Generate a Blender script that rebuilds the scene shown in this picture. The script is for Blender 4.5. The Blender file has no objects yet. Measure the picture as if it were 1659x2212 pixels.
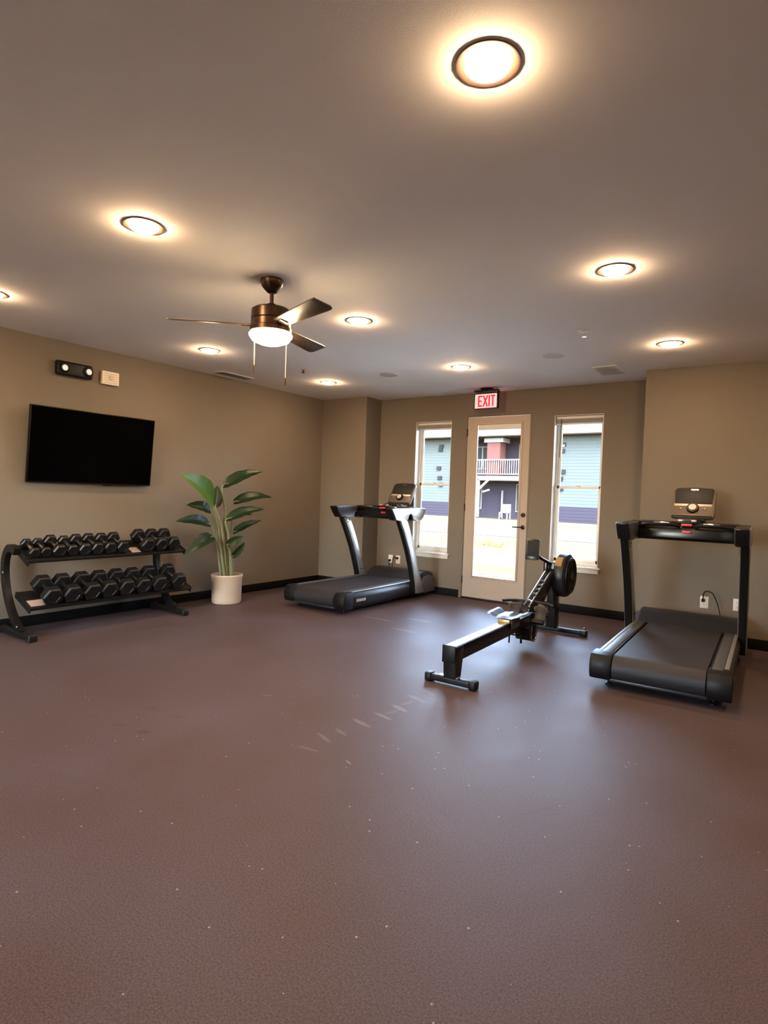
import bpy, bmesh, math, random
from mathutils import Vector, Matrix
from math import pi, sin, cos, radians as rad
random.seed(7)
C = bpy.context.scene.collection
sc = bpy.context.scene

# ------------------------------------------------------------------ materials
MATS = {}
def mat(name, col, rough=.5, metal=0., spec=.5, noise=0., nscale=40., bump=0., bscale=200., emit=None, estr=0., coat=0.):
    if name in MATS: return MATS[name]
    m = bpy.data.materials.new(name); m.use_nodes = True; nt = m.node_tree; N = nt.nodes; L = nt.links
    b = N['Principled BSDF']
    b.inputs['Base Color'].default_value = (*col, 1); b.inputs['Roughness'].default_value = rough
    b.inputs['Metallic'].default_value = metal; b.inputs['Specular IOR Level'].default_value = spec
    b.inputs['Coat Weight'].default_value = coat
    tc = N.new('ShaderNodeTexCoord')
    if noise > 0:
        n = N.new('ShaderNodeTexNoise'); n.inputs['Scale'].default_value = nscale; n.inputs['Detail'].default_value = 3
        L.new(tc.outputs['Object'], n.inputs['Vector'])
        mx = N.new('ShaderNodeMix'); mx.data_type = 'RGBA'
        mx.inputs[6].default_value = (*[c*(1-noise) for c in col], 1); mx.inputs[7].default_value = (*[min(1, c*(1+noise)) for c in col], 1)
        L.new(n.outputs['Fac'], mx.inputs[0]); L.new(mx.outputs[2], b.inputs['Base Color'])
    if bump > 0:
        n = N.new('ShaderNodeTexNoise'); n.inputs['Scale'].default_value = bscale; n.inputs['Detail'].default_value = 2
        L.new(tc.outputs['Object'], n.inputs['Vector'])
        bp = N.new('ShaderNodeBump'); bp.inputs['Strength'].default_value = bump; bp.inputs['Distance'].default_value = .002
        L.new(n.outputs['Fac'], bp.inputs['Height']); L.new(bp.outputs['Normal'], b.inputs['Normal'])
    if emit:
        b.inputs['Emission Color'].default_value = (*emit, 1); b.inputs['Emission Strength'].default_value = estr
    MATS[name] = m
    return m

M_wall = mat('wall_paint', (.150, .123, .094), .75, noise=.03, nscale=6, bump=.15, bscale=350)
M_ceil = mat('ceiling_paint', (.92, .90, .87), .85, noise=.02, nscale=5, bump=.2, bscale=260)
M_base = mat('black_base', (.0035, .0035, .004), .7, spec=.1)
M_white = mat('white_trim', (.60, .58, .55), .4)
M_door = mat('door_paint', (.36, .29, .235), .45, noise=.02, nscale=8)
M_vinyl = mat('window_vinyl', (.66, .69, .68), .35)
M_blk = mat('black_plastic', (.005, .005, .0055), .45, spec=.22, noise=.15, nscale=60)
M_blkgl = mat('black_gloss', (.006, .006, .007), .25, spec=.4)
M_blkmet = mat('black_powder_metal', (.0045, .0042, .0042), .42, spec=.28, bump=.1, bscale=900)
M_rub = mat('black_rubber', (.0045, .0042, .0045), .42, spec=.3, noise=.2, nscale=90)
M_belt = mat('belt_rubber', (.019, .018, .021), .5, spec=.32, noise=.2, nscale=200, bump=.2, bscale=1200)
M_sil = mat('silver_paint', (.40, .42, .45), .34, metal=.8)
M_silrail = mat('silver_rail', (.32, .34, .36), .38, metal=.7)
M_gry = mat('grey_plastic', (.050, .053, .060), .42, noise=.08, nscale=50)
M_dgry = mat('dark_grey_plastic', (.013, .014, .018), .4, spec=.4, noise=.08, nscale=50)
M_chr = mat('chrome', (.75, .75, .75), .16, metal=1.)
M_brz = mat('oiled_bronze', (.055, .032, .020), .32, metal=.8, noise=.2, nscale=20)
M_blade = mat('fan_blade_wood', (.075, .050, .036), .4, noise=.25, nscale=14)
M_pot = mat('pot_glaze', (.50, .40, .31), .4, noise=.04, nscale=8)
M_soil = mat('soil', (.035, .022, .014), .9, noise=.5, nscale=60, bump=1., bscale=90)
M_tv = mat('tv_screen', (.0008, .0008, .001), .10, spec=.05)
M_tvf = mat('tv_frame', (.003, .003, .003), .4, spec=.2)
M_con = mat('console_bronze', (.105, .078, .060), .42, metal=.2)
M_consc = mat('console_screen', (.020, .018, .016), .5, spec=.2)
M_constr = mat('console_strip', (.55, .45, .40), .35, metal=.4)
M_red = mat('red_plastic', (.50, .04, .04), .35)
M_cream = mat('knob_white', (.52, .49, .45), .5, spec=.3)
M_plate = mat('outlet_plate', (.66, .58, .52), .4)
M_amber = mat('amber_sticker', (.55, .36, .14), .3, metal=.4)
M_brl = mat('brick_red', (.30, .12, .10), .8)  # plain reddish brick colour, no emission
M_label = mat('shelf_label', (.34, .27, .25), .5)
M_lens = mat('lamp_lens', (.80, .82, .85), .12, emit=(1, .95, .9), estr=.15)
M_wbox = mat('ivory_plastic', (.72, .66, .56), .4)
M_cord = mat('pull_chain', (.62, .50, .36), .35, metal=.6)
M_spk = mat('speaker_grille', (.50, .47, .44), .6, noise=.08, nscale=400)

def emission(name, col, s):
    m = bpy.data.materials.new(name); m.use_nodes = True; nt = m.node_tree; nt.nodes.clear()
    e = nt.nodes.new('ShaderNodeEmission'); e.inputs[0].default_value = (*col, 1); e.inputs[1].default_value = s
    o = nt.nodes.new('ShaderNodeOutputMaterial'); nt.links.new(e.outputs[0], o.inputs[0]); return m
LAMP = (1.0, .655, .375)
M_bulb = emission('downlight_diffuser', LAMP, 225)
M_bulbfan = emission('fan_light_glass', (1., .72, .42), 60)
M_exit = emission('exit_face', (1., .44, .40), 0.9)
M_exitl = emission('exit_letters', (.75, .03, .04), .7)

def glass(name, tint=(1, 1, 1)):
    m = bpy.data.materials.new(name); m.use_nodes = True; nt = m.node_tree; nt.nodes.clear(); N = nt.nodes; L = nt.links
    t = N.new('ShaderNodeBsdfTransparent'); t.inputs[0].default_value = (*tint, 1)
    g = N.new('ShaderNodeBsdfGlossy'); g.inputs['Roughness'].default_value = .02
    f = N.new('ShaderNodeFresnel'); f.inputs[0].default_value = 1.45
    x = N.new('ShaderNodeMixShader'); L.new(f.outputs[0], x.inputs[0]); L.new(t.outputs[0], x.inputs[1]); L.new(g.outputs[0], x.inputs[2])
    o = N.new('ShaderNodeOutputMaterial'); L.new(x.outputs[0], o.inputs[0]); return m
M_glass = glass('window_glass', (.97, .99, 1.))

# leaf material: green with midrib stripe handled by geometry fold + noise veins
def leafmat(name, col, col2):
    m = bpy.data.materials.new(name); m.use_nodes = True; nt = m.node_tree; N = nt.nodes; L = nt.links; b = N['Principled BSDF']
    uv = N.new('ShaderNodeUVMap'); w = N.new('ShaderNodeTexWave'); w.inputs['Scale'].default_value = 9; w.inputs['Distortion'].default_value = 1.5
    L.new(uv.outputs[0], w.inputs['Vector'])
    mx = N.new('ShaderNodeMix'); mx.data_type = 'RGBA'; mx.inputs[6].default_value = (*col, 1); mx.inputs[7].default_value = (*col2, 1)
    L.new(w.outputs['Fac'], mx.inputs[0]); L.new(mx.outputs[2], b.inputs['Base Color'])
    b.inputs['Roughness'].default_value = .38
    b.inputs['Subsurface Weight'].default_value = 0
    return m
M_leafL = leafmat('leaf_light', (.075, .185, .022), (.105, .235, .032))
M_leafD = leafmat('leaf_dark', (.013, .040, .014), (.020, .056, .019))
M_stem = mat('plant_stem', (.16, .17, .09), .5, noise=.2, nscale=30)

# floor material ------------------------------------------------------------
def floor_material():
    m = bpy.data.materials.new('rubber_floor'); m.use_nodes = True; nt = m.node_tree; N = nt.nodes; L = nt.links; b = N['Principled BSDF']
    tc = N.new('ShaderNodeTexCoord')
    n1 = N.new('ShaderNodeTexNoise'); n1.inputs['Scale'].default_value = 150; n1.inputs['Detail'].default_value = 5; n1.inputs['Roughness'].default_value = .65
    n2 = N.new('ShaderNodeTexNoise'); n2.inputs['Scale'].default_value = 1.5; n2.inputs['Detail'].default_value = 6
    v = N.new('ShaderNodeTexVoronoi'); v.inputs['Scale'].default_value = 62; v.feature = 'F1'
    for n in (n1, n2, v): L.new(tc.outputs['Object'], n.inputs['Vector'])
    r1 = N.new('ShaderNodeValToRGB'); r1.color_ramp.elements[0].position = .32; r1.color_ramp.elements[0].color = (.042, .0305, .0315, 1)
    r1.color_ramp.elements[1].position = .70; r1.color_ramp.elements[1].color = (.104, .078, .081, 1)
    L.new(n1.outputs['Fac'], r1.inputs[0])
    # large blotches
    mb = N.new('ShaderNodeMix'); mb.data_type = 'RGBA'; mb.blend_type = 'MULTIPLY'; mb.inputs[0].default_value = 1
    r2 = N.new('ShaderNodeValToRGB'); r2.color_ramp.elements[0].position = .3; r2.color_ramp.elements[0].color = (.90, .84, .78, 1)
    r2.color_ramp.elements[1].position = .7; r2.color_ramp.elements[1].color = (1.08, 1.10, 1.20, 1)
    L.new(n2.outputs['Fac'], r2.inputs[0]); L.new(r1.outputs[0], mb.inputs[6]); L.new(r2.outputs[0], mb.inputs[7])
    cur = mb.outputs[2]
    # pale grit specks: a random minority of voronoi cells, small discs
    sep = N.new('ShaderNodeSeparateColor'); L.new(v.outputs['Color'], sep.inputs[0])
    g1 = N.new('ShaderNodeMath'); g1.operation = 'GREATER_THAN'; g1.inputs[1].default_value = .992; L.new(sep.outputs[0], g1.inputs[0])
    g2 = N.new('ShaderNodeMath'); g2.operation = 'LESS_THAN'; g2.inputs[1].default_value = .26; L.new(v.outputs['Distance'], g2.inputs[0])
    g3 = N.new('ShaderNodeMath'); g3.operation = 'MULTIPLY'; L.new(g1.outputs[0], g3.inputs[0]); L.new(g2.outputs[0], g3.inputs[1])
    g4 = N.new('ShaderNodeMath'); g4.operation = 'MULTIPLY'; g4.inputs[1].default_value = .6; L.new(g3.outputs[0], g4.inputs[0])
    ms = N.new('ShaderNodeMix'); ms.data_type = 'RGBA'; ms.inputs[7].default_value = (.40, .34, .31, 1)
    L.new(g4.outputs[0], ms.inputs[0]); L.new(cur, ms.inputs[6]); cur = ms.outputs[2]
    # scuffs and smudges with a shape of their own: (x, y, half length, half width, angle, amount, pale?)
    scuffs = [(-2.09, 2.49, .085, .016, -21, .22, 1), (-2.07, 2.61, .07, .018, -20, .20, 1), (-2.06, 2.79, .095, .022, -14, .28, 1), (-2.02, 2.96, .095, .020, -13, .26, 1),
              (-2.02, 3.14, .092, .024, -20, .28, 1), (-2.02, 3.36, .105, .026, -17, .24, 1), (-2.04, 3.53, .09, .022, -20, .2, 1), (-2.02, 3.05, .02, .07, -15, .12, 1), (-2.03, 3.25, .02, .07, -15, .12, 1),
              (-2.06, 2.33, .08, .014, 8, .18, 1), (-1.80, 2.34, .030, .006, -21, .5, 1), (-2.82, 2.77, .06, .012, 21, .18, 1), (-3.18, 4.98, .18, .045, -2, .2, 1), (-3.31, 5.50, .17, .05, -1, .2, 1), (-3.67, 5.24, .24, .04, -1, .2, 1),
              (-2.91, 1.91, .050, .030, 30, .62, 0), (-3.09, 1.89, .042, .026, 40, .45, 0), (-3.32, 1.86, .05, .03, 20, .2, 0), (-2.95, 2.17, .055, .03, 10, .32, 0), (-3.18, 2.15, .05, .035, 10, .32, 0),
              (-.84, 2.55, .30, .004, 62, .4, 0), (-1.52, 3.75, .40, .012, 62, .22, 0), (-2.30, 3.55, .45, .008, 150, .3, 0)]
    for (x, y, a, w, ang, amt, pale) in scuffs:
        mp = N.new('ShaderNodeMapping'); mp.vector_type = 'TEXTURE'
        mp.inputs['Location'].default_value = (x, y, 0); mp.inputs['Rotation'].default_value = (0, 0, rad(ang)); mp.inputs['Scale'].default_value = (a, w, 100)
        L.new(tc.outputs['Object'], mp.inputs[0])
        ln = N.new('ShaderNodeVectorMath'); ln.operation = 'LENGTH'; L.new(mp.outputs[0], ln.inputs[0])
        mr = N.new('ShaderNodeMapRange'); mr.inputs['From Min'].default_value = 1.05; mr.inputs['From Max'].default_value = .55
        mr.inputs['To Max'].default_value = amt; L.new(ln.outputs['Value'], mr.inputs[0])
        br = N.new('ShaderNodeMath'); br.operation = 'MULTIPLY'; L.new(mr.outputs[0], br.inputs[0])
        rr = N.new('ShaderNodeMapRange'); rr.inputs['From Min'].default_value = .35; rr.inputs['From Max'].default_value = .6; L.new(n1.outputs['Fac'], rr.inputs[0])
        L.new(rr.outputs[0], br.inputs[1])
        mm = N.new('ShaderNodeMix'); mm.data_type = 'RGBA'; mm.inputs[7].default_value = (.42, .36, .34, 1) if pale else (.05, .035, .03, 1)
        L.new(br.outputs[0] if pale else mr.outputs[0], mm.inputs[0]); L.new(cur, mm.inputs[6]); cur = mm.outputs[2]
    L.new(cur, b.inputs['Base Color'])
    b.inputs['Roughness'].default_value = .42; b.inputs['Specular IOR Level'].default_value = .12
    rr = N.new('ShaderNodeMapRange'); rr.inputs['To Min'].default_value = .40; rr.inputs['To Max'].default_value = .62; L.new(n2.outputs['Fac'], rr.inputs[0]); L.new(rr.outputs[0], b.inputs['Roughness'])
    bp = N.new('ShaderNodeBump'); bp.inputs['Strength'].default_value = .16; bp.inputs['Distance'].default_value = .002
    L.new(n1.outputs['Fac'], bp.inputs['Height']); L.new(bp.outputs['Normal'], b.inputs['Normal'])
    return m
M_floor = floor_material()

# ------------------------------------------------------------------ mesh helpers
class B:
    def __init__(s): s.bm = bmesh.new()
    def _new(s, verts, M):
        if M is not None: bmesh.ops.transform(s.bm, matrix=M, verts=verts)
    def box(s, x0, x1, y0, y1, z0, z1, bev=0., seg=2, M=None):
        r = bmesh.ops.create_cube(s.bm, size=1.)['verts']
        bmesh.ops.transform(s.bm, matrix=Matrix.Translation(((x0+x1)/2, (y0+y1)/2, (z0+z1)/2)) @ Matrix.Diagonal((x1-x0, y1-y0, z1-z0, 1)), verts=r)
        if bev > 0:
            es = list({e for v in r for e in v.link_edges})
            q = bmesh.ops.bevel(s.bm, geom=es, offset=bev, segments=seg, profile=.5, affect='EDGES', clamp_overlap=True)
            r = list({v for f in q['faces'] for v in f.verts} | {v for v in r if v.is_valid})
            # collect whole island
            st = list(r); seen = set(st)
            while st:
                v = st.pop()
                for e in v.link_edges:
                    o = e.other_vert(v)
                    if o not in seen: seen.add(o); st.append(o)
            r = list(seen)
        s._new(r, M); return s
    def tube(s, pts, rad_, n=12, closed=False, caps=True, flat=1.):
        pts = [Vector(p) for p in pts]; rings = []; up = None
        for i, p in enumerate(pts):
            if i == 0: t = pts[1]-pts[0]
            elif i == len(pts)-1: t = pts[-1]-pts[-2]
            else: t = (pts[i+1]-p).normalized() + (p-pts[i-1]).normalized()
            t.normalize()
            if up is None:
                up = Vector((0, 0, 1)) if abs(t.z) < .95 else Vector((1, 0, 0))
            a = t.cross(up).normalized(); bb = a.cross(t).normalized(); up = bb
            r = rad_[i] if isinstance(rad_, (list, tuple)) else rad_
            rings.append([s.bm.verts.new(p + a*cos(2*pi*k/n)*r + bb*sin(2*pi*k/n)*r*flat) for k in range(n)])
        for i in range(len(rings)-1):
            for k in range(n):
                s.bm.faces.new((rings[i][k], rings[i][(k+1) % n], rings[i+1][(k+1) % n], rings[i+1][k]))
        if caps: s.bm.faces.new(rings[0][::-1]); s.bm.faces.new(rings[-1])
        return s
    def lathe(s, prof, n=32, M=None):
        rings = []
        for (r, z) in prof:
            if r < 1e-6: rings.append([s.bm.verts.new((0, 0, z))])
            else: rings.append([s.bm.verts.new((r*cos(2*pi*k/n), r*sin(2*pi*k/n), z)) for k in range(n)])
        for i in range(len(rings)-1):
            a, b = rings[i], rings[i+1]
            for k in range(n):
                k2 = (k+1) % n
                if len(a) == 1 and len(b) == 1: break
                if len(a) == 1: s.bm.faces.new((a[0], b[k2], b[k]))
                elif len(b) == 1: s.bm.faces.new((a[k], a[k2], b[0]))
                else: s.bm.faces.new((a[k], a[k2], b[k2], b[k]))
        s._new([v for r in rings for v in r], M); return s
    def prism(s, poly, axis, a, b, bev=0., M=None):
        """poly 2D extruded along axis from a to b. axis 'x': poly=(y,z); 'y': (x,z); 'z': (x,y)"""
        def P(p, t): return {'x': (t, p[0], p[1]), 'y': (p[0], t, p[1]), 'z': (p[0], p[1], t)}[axis]
        va = [s.bm.verts.new(P(p, a)) for p in poly]; vb = [s.bm.verts.new(P(p, b)) for p in poly]
        n = len(poly); fs = [s.bm.faces.new(va), s.bm.faces.new(vb[::-1])]
        for k in range(n): fs.append(s.bm.faces.new((va[k], vb[k], vb[(k+1) % n], va[(k+1) % n])))
        bmesh.ops.recalc_face_normals(s.bm, faces=fs)
        vs = va+vb
        if bev > 0:
            es = [e for f in fs[:2] for e in f.edges]
            q = bmesh.ops.bevel(s.bm, geom=es, offset=bev, segments=2, profile=.5, affect='EDGES', clamp_overlap=True)
            st = [v for f in q['faces'] for v in f.verts]; seen = set(st)
            while st:
                v = st.pop()
                for e in v.link_edges:
                    o = e.other_vert(v)
                    if o not in seen: seen.add(o); st.append(o)
            vs = list(seen)
        s._new(vs, M); return s

def link(name, bm, m, parent=None, smooth=35):
    if isinstance(bm, B): bm = bm.bm
    bmesh.ops.recalc_face_normals(bm, faces=bm.faces[:])
    me = bpy.data.meshes.new(name); bm.to_mesh(me); bm.free()
    me.materials.append(m)
    if smooth:
        me.shade_smooth(); me.set_sharp_from_angle(angle=rad(smooth))
    o = bpy.data.objects.new(name, me); C.objects.link(o)
    if parent: o.parent = parent
    return o
def thing(name, label, cat, loc=(0, 0, 0), rz=0, group=None):
    o = bpy.data.objects.new(name, None); C.objects.link(o); o.empty_display_size = .1
    o.location = loc; o.rotation_euler = (0, 0, rz); o['label'] = label; o['category'] = cat
    if group: o['group'] = group
    return o
def tag(o, label, cat, group=None, kind=None):
    o['label'] = label; o['category'] = cat
    if group: o['group'] = group
    if kind: o['kind'] = kind
    return o
def struct(name, bm, m, parent=None, smooth=35):
    o = link(name, bm, m, parent, smooth)
    if not parent: o['kind'] = 'structure'
    return o
def dup(root, loc, rz, label=None, group=None):
    r = root.copy(); C.objects.link(r); r.location = loc; r.rotation_euler = (0, 0, rz)
    if label: r['label'] = label
    if group: r['group'] = group
    for ch in list(root.children):
        c = ch.copy(); C.objects.link(c); c.parent = r
        for g in list(ch.children):
            d = g.copy(); C.objects.link(d); d.parent = c
    return r
def text_obj(name, txt, size, depth, m, parent, M, shear=0.):
    cu = bpy.data.curves.new(name, 'FONT'); cu.body = txt; cu.size = size; cu.extrude = depth; cu.align_x = 'CENTER'; cu.align_y = 'CENTER'; cu.shear = shear; cu.resolution_u = 3; cu.offset = size*.012
    t = bpy.data.objects.new(name+'_tmp', cu); C.objects.link(t)
    dg = bpy.context.evaluated_depsgraph_get(); me = bpy.data.meshes.new_from_object(t.evaluated_get(dg))
    bpy.data.objects.remove(t); bpy.data.curves.remove(cu)
    me.name = name; me.transform(M); me.materials.clear(); me.materials.append(m)
    o = bpy.data.objects.new(name, me); C.objects.link(o); o.parent = parent; return o
def rrect(w, h, r, n=5, cx=0, cy=0):
    pts = []
    for (sx, sy, a0) in ((1, 1, 0), (-1, 1, 90), (-1, -1, 180), (1, -1, 270)):
        for k in range(n+1):
            a = rad(a0 + 90*k/n); pts.append((cx + sx*(w/2-r) + r*cos(a), cy + sy*(h/2-r) + r*sin(a)))
    return pts

# ------------------------------------------------------------------ room shell
H = 2.74
XL, YB1, XB1, YB, XR1, YR = -5.91, 6.776, -5.09, 7.14, -1.35, 6.635
XE, YS = 2.4, -3.4
T = .16
struct('floor', B().box(XL-T, XE+T, YS-T, YB+T, -.12, 0), M_floor)
struct('ceiling', B().box(XL-T, XE+T, YS-T, YB+T, H, H+.15), M_ceil)
struct('wall_left', B().box(XL-T, XL, YS-T, YB1+.001, 0, H), M_wall)
struct('wall_left_return', B().box(XL-T, XB1, YB1, YB+T, 0, H), M_wall)
WL, WR, WZ = (-4.475, -3.905), (-2.48, -1.895), (.575, 2.39)
DX = (-3.69, -2.765); DZ = 2.45
w = B()
for (a, b_, z0, z1) in ((XB1-.001, WL[0], 0, H), (WL[0], WL[1], 0, WZ[0]), (WL[0], WL[1], WZ[1], H), (WL[1], DX[0], 0, H), (DX[0], DX[1], DZ, H),
                        (DX[1], WR[0], 0, H), (WR[0], WR[1], 0, WZ[0]), (WR[0], WR[1], WZ[1], H), (WR[1], XR1+.001, 0, H)):
    w.box(a, b_, YB, YB+T, z0, z1)
bmesh.ops.remove_doubles(w.bm, verts=w.bm.verts, dist=1e-5)
struct('wall_back', w, M_wall, smooth=0)
struct('wall_right_return', B().box(XR1, XE+T, YR, YB+T, 0, H), M_wall)
struct('wall_right', B().box(XE, XE+T, YS-T, YR, 0, H), M_wall)
w = B(); FILL_WIN = [(-4.3, -2.1)]; xs = XL  # opening added behind the camera to let in fill daylight
for (a, b_) in FILL_WIN:
    w.box(xs, a, YS-T, YS, 0, H).box(a, b_, YS-T, YS, 0, .75).box(a, b_, YS-T, YS, 2.40, H); xs = b_
w.box(xs, XE, YS-T, YS, 0, H)
struct('wall_front', w, M_wall, smooth=0)
for k, (a, b_) in enumerate(FILL_WIN):
    f = B().box(a, a+.05, YS-.12, YS-.06, .75, 2.40).box(b_-.05, b_, YS-.12, YS-.06, .75, 2.40).box(a+.05, b_-.05, YS-.12, YS-.06, .75, .80).box(a+.05, b_-.05, YS-.12, YS-.06, 2.35, 2.40).box((a+b_)/2-.02, (a+b_)/2+.02, YS-.12, YS-.06, .80, 2.35)
    o = struct('window_%d' % (k+3), f, M_vinyl, smooth=0)  # unseen window, added only as a source of fill light
    link('pane', B().box(a+.05, b_-.05, YS-.092, YS-.088, .80, 2.35), M_glass, o)
BH, BT = .102, .012
struct('baseboard_left', B().box(XL, XL+BT, YS, YB1, 0, BH, .003), M_base)
struct('baseboard_left_return', B().box(XL+BT, XB1+BT, YB1-BT, YB1, 0, BH, .003).box(XB1, XB1+BT, YB1, YB, 0, BH, .003), M_base)
struct('baseboard_back', B().box(XB1+BT, DX[0]-.02, YB-BT, YB, 0, BH, .003).box(DX[1]+.02, XR1, YB-BT, YB, 0, BH, .003), M_base)
struct('baseboard_right_return', B().box(XR1-BT, XE, YR-BT, YR, 0, BH, .003).box(XR1-BT, XR1, YR, YB-BT, 0, BH, .003), M_base)

# windows ------------------------------------------------------------------
def window(n, xa, xb, wand):
    z0, z1 = WZ; yf = YB+.105
    f = B()
    fw = .022
    f.box(xa, xa+fw, yf, yf+.05, z0, z1, .003).box(xb-fw, xb, yf, yf+.05, z0, z1, .003)
    f.box(xa, xb, yf, yf+.05, z1-fw, z1, .003).box(xa, xb, yf, yf+.05, z0, z0+fw+.01, .003)
    o = struct('window_%d' % n, f, M_vinyl)
    zm = 1.52
    up = B(); sw = .034
    up.box(xa+fw, xa+fw+sw, yf+.028, yf+.048, zm-.015, z1-fw, .003).box(xb-fw-sw, xb-fw, yf+.028, yf+.048, zm-.015, z1-fw, .003)
    up.box(xa+fw, xb-fw, yf+.028, yf+.048, z1-fw-sw, z1-fw, .003).box(xa+fw, xb-fw, yf+.028, yf+.048, zm-.015, zm+.02, .003)
    link('upper_sash', up, M_vinyl, o)
    lo = B()
    lo.box(xa+fw, xa+fw+sw, yf+.004, yf+.024, z0+fw, zm+.02, .003).box(xb-fw-sw, xb-fw, yf+.004, yf+.024, z0+fw, zm+.02, .003)
    lo.box(xa+fw, xb-fw, yf+.004, yf+.024, zm-.016, zm+.02, .003).box(xa+fw, xb-fw, yf+.004, yf+.024, z0+fw, z0+fw+.05, .003)
    link('lower_sash', lo, M_vinyl, o)
    link('sash_lock', B().box((xa+xb)/2-.03, (xa+xb)/2+.03, yf-.004, yf+.014, zm+.02, zm+.034, .004), M_vinyl, o)
    link('pane', B().box(xa+fw+sw-.004, xb-fw-sw+.004, yf+.036, yf+.039, zm, z1-fw-sw+.004), M_glass, o)
    link('pane', B().box(xa+fw+sw-.004, xb-fw-sw+.004, yf+.012, yf+.015, z0+fw+.045, zm), M_glass, o)
    link('window_liner', B().box(xa-.001, xa+.006, YB, yf, z0, z1).box(xb-.006, xb+.001, YB, yf, z0, z1).box(xa, xb, YB, yf, z1-.006, z1+.001), M_white, o, 0)
    s = B().box(xa-.035, xb+.035, YB-.045, YB-.0005, z0-.022, z0, .005).box(xa, xb, YB-.0005, yf, z0-.004, z0+.002)
    s.box(xa-.015, xb+.015, YB-.016, YB-.0005, z0-.075, z0-.022, .004)
    link('window_sill', s, M_white, o)
    # raised blind
    bl = thing('window_blind', 'raised white mini blind at the top of the %s window%s' % (('left', '') if n == 1 else ('right', ', with a hanging wand')), 'window blind', ((xa+xb)/2, YB+.055, z1-.009))
    hw = (xb-xa)/2-.012
    link('headrail', B().box(-hw, hw, -.02, .02, -.034, 0, .002), M_white, bl)
    st = B()
    for k in range(14): st.box(-hw, hw, -.018, .018, -.038-.0034*k, -.0364-.0034*k)
    link('slat_stack', st, MATS.get('blind_slat') or mat('blind_slat', (.42, .39, .36), .5), bl)
    link('bottom_rail', B().box(-hw, hw, -.019, .019, -.100, -.086, .003), M_white, bl)
    if wand:
        link('wand', B().tube([(-hw+.06, -.024, -.03), (-hw+.06, -.027, -.2), (-hw+.055, -.026, -.5)], .004, 8), M_dgry, bl)
    return o
window(1, *WL, False); window(2, *WR, True)

# door ---------------------------------------------------------------------
xa, xb = DX
fr = B().box(xa-.001, xa+.022, YB-.004, YB+T, 0, DZ, .002).box(xb-.022, xb+.001, YB-.004, YB+T, 0, DZ, .002).box(xa+.022, xb-.022, YB-.004, YB+T, DZ-.022, DZ+.001, .002)
door = struct('door_1', fr, M_wall)
link('threshold', B().box(xa+.022, xb-.022, YB-.02, YB+T, 0, .018, .003), M_blk, door)
da, db, y0, y1 = xa+.030, xb-.026, YB+.004, YB+.049
ga, gb, g0, g1 = -3.525, -2.895, .30, 2.325
d = B()
d.box(da, ga, y0, y1, .022, DZ-.030).box(gb, db, y0, y1, .022, DZ-.030).box(ga, gb, y0, y1, .022, g0).box(ga, gb, y0, y1, g1, DZ-.030)
bmesh.ops.remove_doubles(d.bm, verts=d.bm.verts, dist=1e-5)
link('door_panel', d, M_door, door, 0)
mo = B()
for (a, b_, c, e) in ((ga-.012, ga+.016, g0-.012, g1+.012), (gb-.016, gb+.012, g0-.012, g1+.012), (ga+.016, gb-.016, g0-.012, g0+.016), (ga+.016, gb-.016, g1-.016, g1+.012)):
    mo.box(a, b_, y0-.010, y0+.004, c, e, .003)
link('lite_frame', mo, M_door, door)
link('pane', B().box(ga, gb, y0+.018, y0+.022, g0, g1), M_glass, door)
db_ = B().box(ga+.016, gb-.016, y0+.006, y0+.018, g1-.075, g1-.016, .002)
link('blind_headrail', db_, M_white, door)
bb = B()
for k in range(5): bb.box(ga+.018, gb-.018, y0+.006, y0+.016, g0+.018+.011*k, g0+.025+.011*k, .001)
link('blind_slats', bb, M_white, door)
def ring(r, x, z, t=.012): return B().lathe([(0, 0), (r*.9, 0), (r, .003), (r*.93, t), (r*.5, t+.003), (0, t+.003)], 24, Matrix.Translation((x, y0, z)) @ Matrix.Rotation(rad(90), 4, 'X'))
hx = -2.835
ls = link('deadbolt', ring(.028, hx, 1.155, .016), M_blkmet, door); ls['label'] = 'black round deadbolt'
lv = ring(.027, hx, 1.00, .012); lv.tube([(hx, y0-.01, 1.0), (hx, y0-.045, 1.0), (hx-.02, y0-.052, 1.0), (hx-.12, y0-.05, .998)], [.011, .010, .009, .007], 10)
lv = link('door_handle', lv, M_blkmet, door); lv['label'] = 'black lever handle'
for z in (.25, 1.22, 2.22): link('hinge', B().box(xa+.019, xa+.034, YB-.010, YB+.006, z-.05, z+.05, .003), M_blkmet, door)

# ------------------------------------------------------------------ ceiling fittings
def downlight_mesh():
    t = thing('ceiling_light', 'x', 'ceiling light', (0, 0, H))
    link('trim_ring', B().lathe([(.1030, 0), (.1030, -.0042), (.0995, -.0048), (.088, -.0026), (.080, -.0030), (.0750, -.0040), (.074, -.001)], 40), mat('bronze_trim', (.045, .021, .010), .7, metal=0.), t)
    link('diffuser', B().lathe([(.074, -.0035), (.0735, -.008), (.068, -.015), (.056, -.0215), (.038, -.026), (.018, -.028), (0, -.0285)], 40), M_bulb, t)
    return t
LT = [(-.87, 1.74, 'round ceiling light nearest the camera, the largest in the photo'),
      (-2.91, 1.85, 'round ceiling light at upper left, between camera and fan'),
      (-4.93, 1.92, 'round ceiling light cut off by the left edge of the photo'),
      (-.95, 3.68, 'round ceiling light at right, halfway to the door wall'),
      (-2.94, 3.77, 'round ceiling light just right of the fan motor'),
      (-4.89, 3.86, 'round ceiling light below the left fan blade, near the left air vent'),
      (-.96, 5.60, 'round ceiling light above the right treadmill, nearest the right wall'),
      (-3.0, 5.64, 'round ceiling light in the last row, between the two ceiling speakers'),
      (-4.9, 5.70, 'round ceiling light in the far left corner, above the left treadmill')]
GR = 'round flush ceiling lights'
L0 = downlight_mesh()
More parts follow.
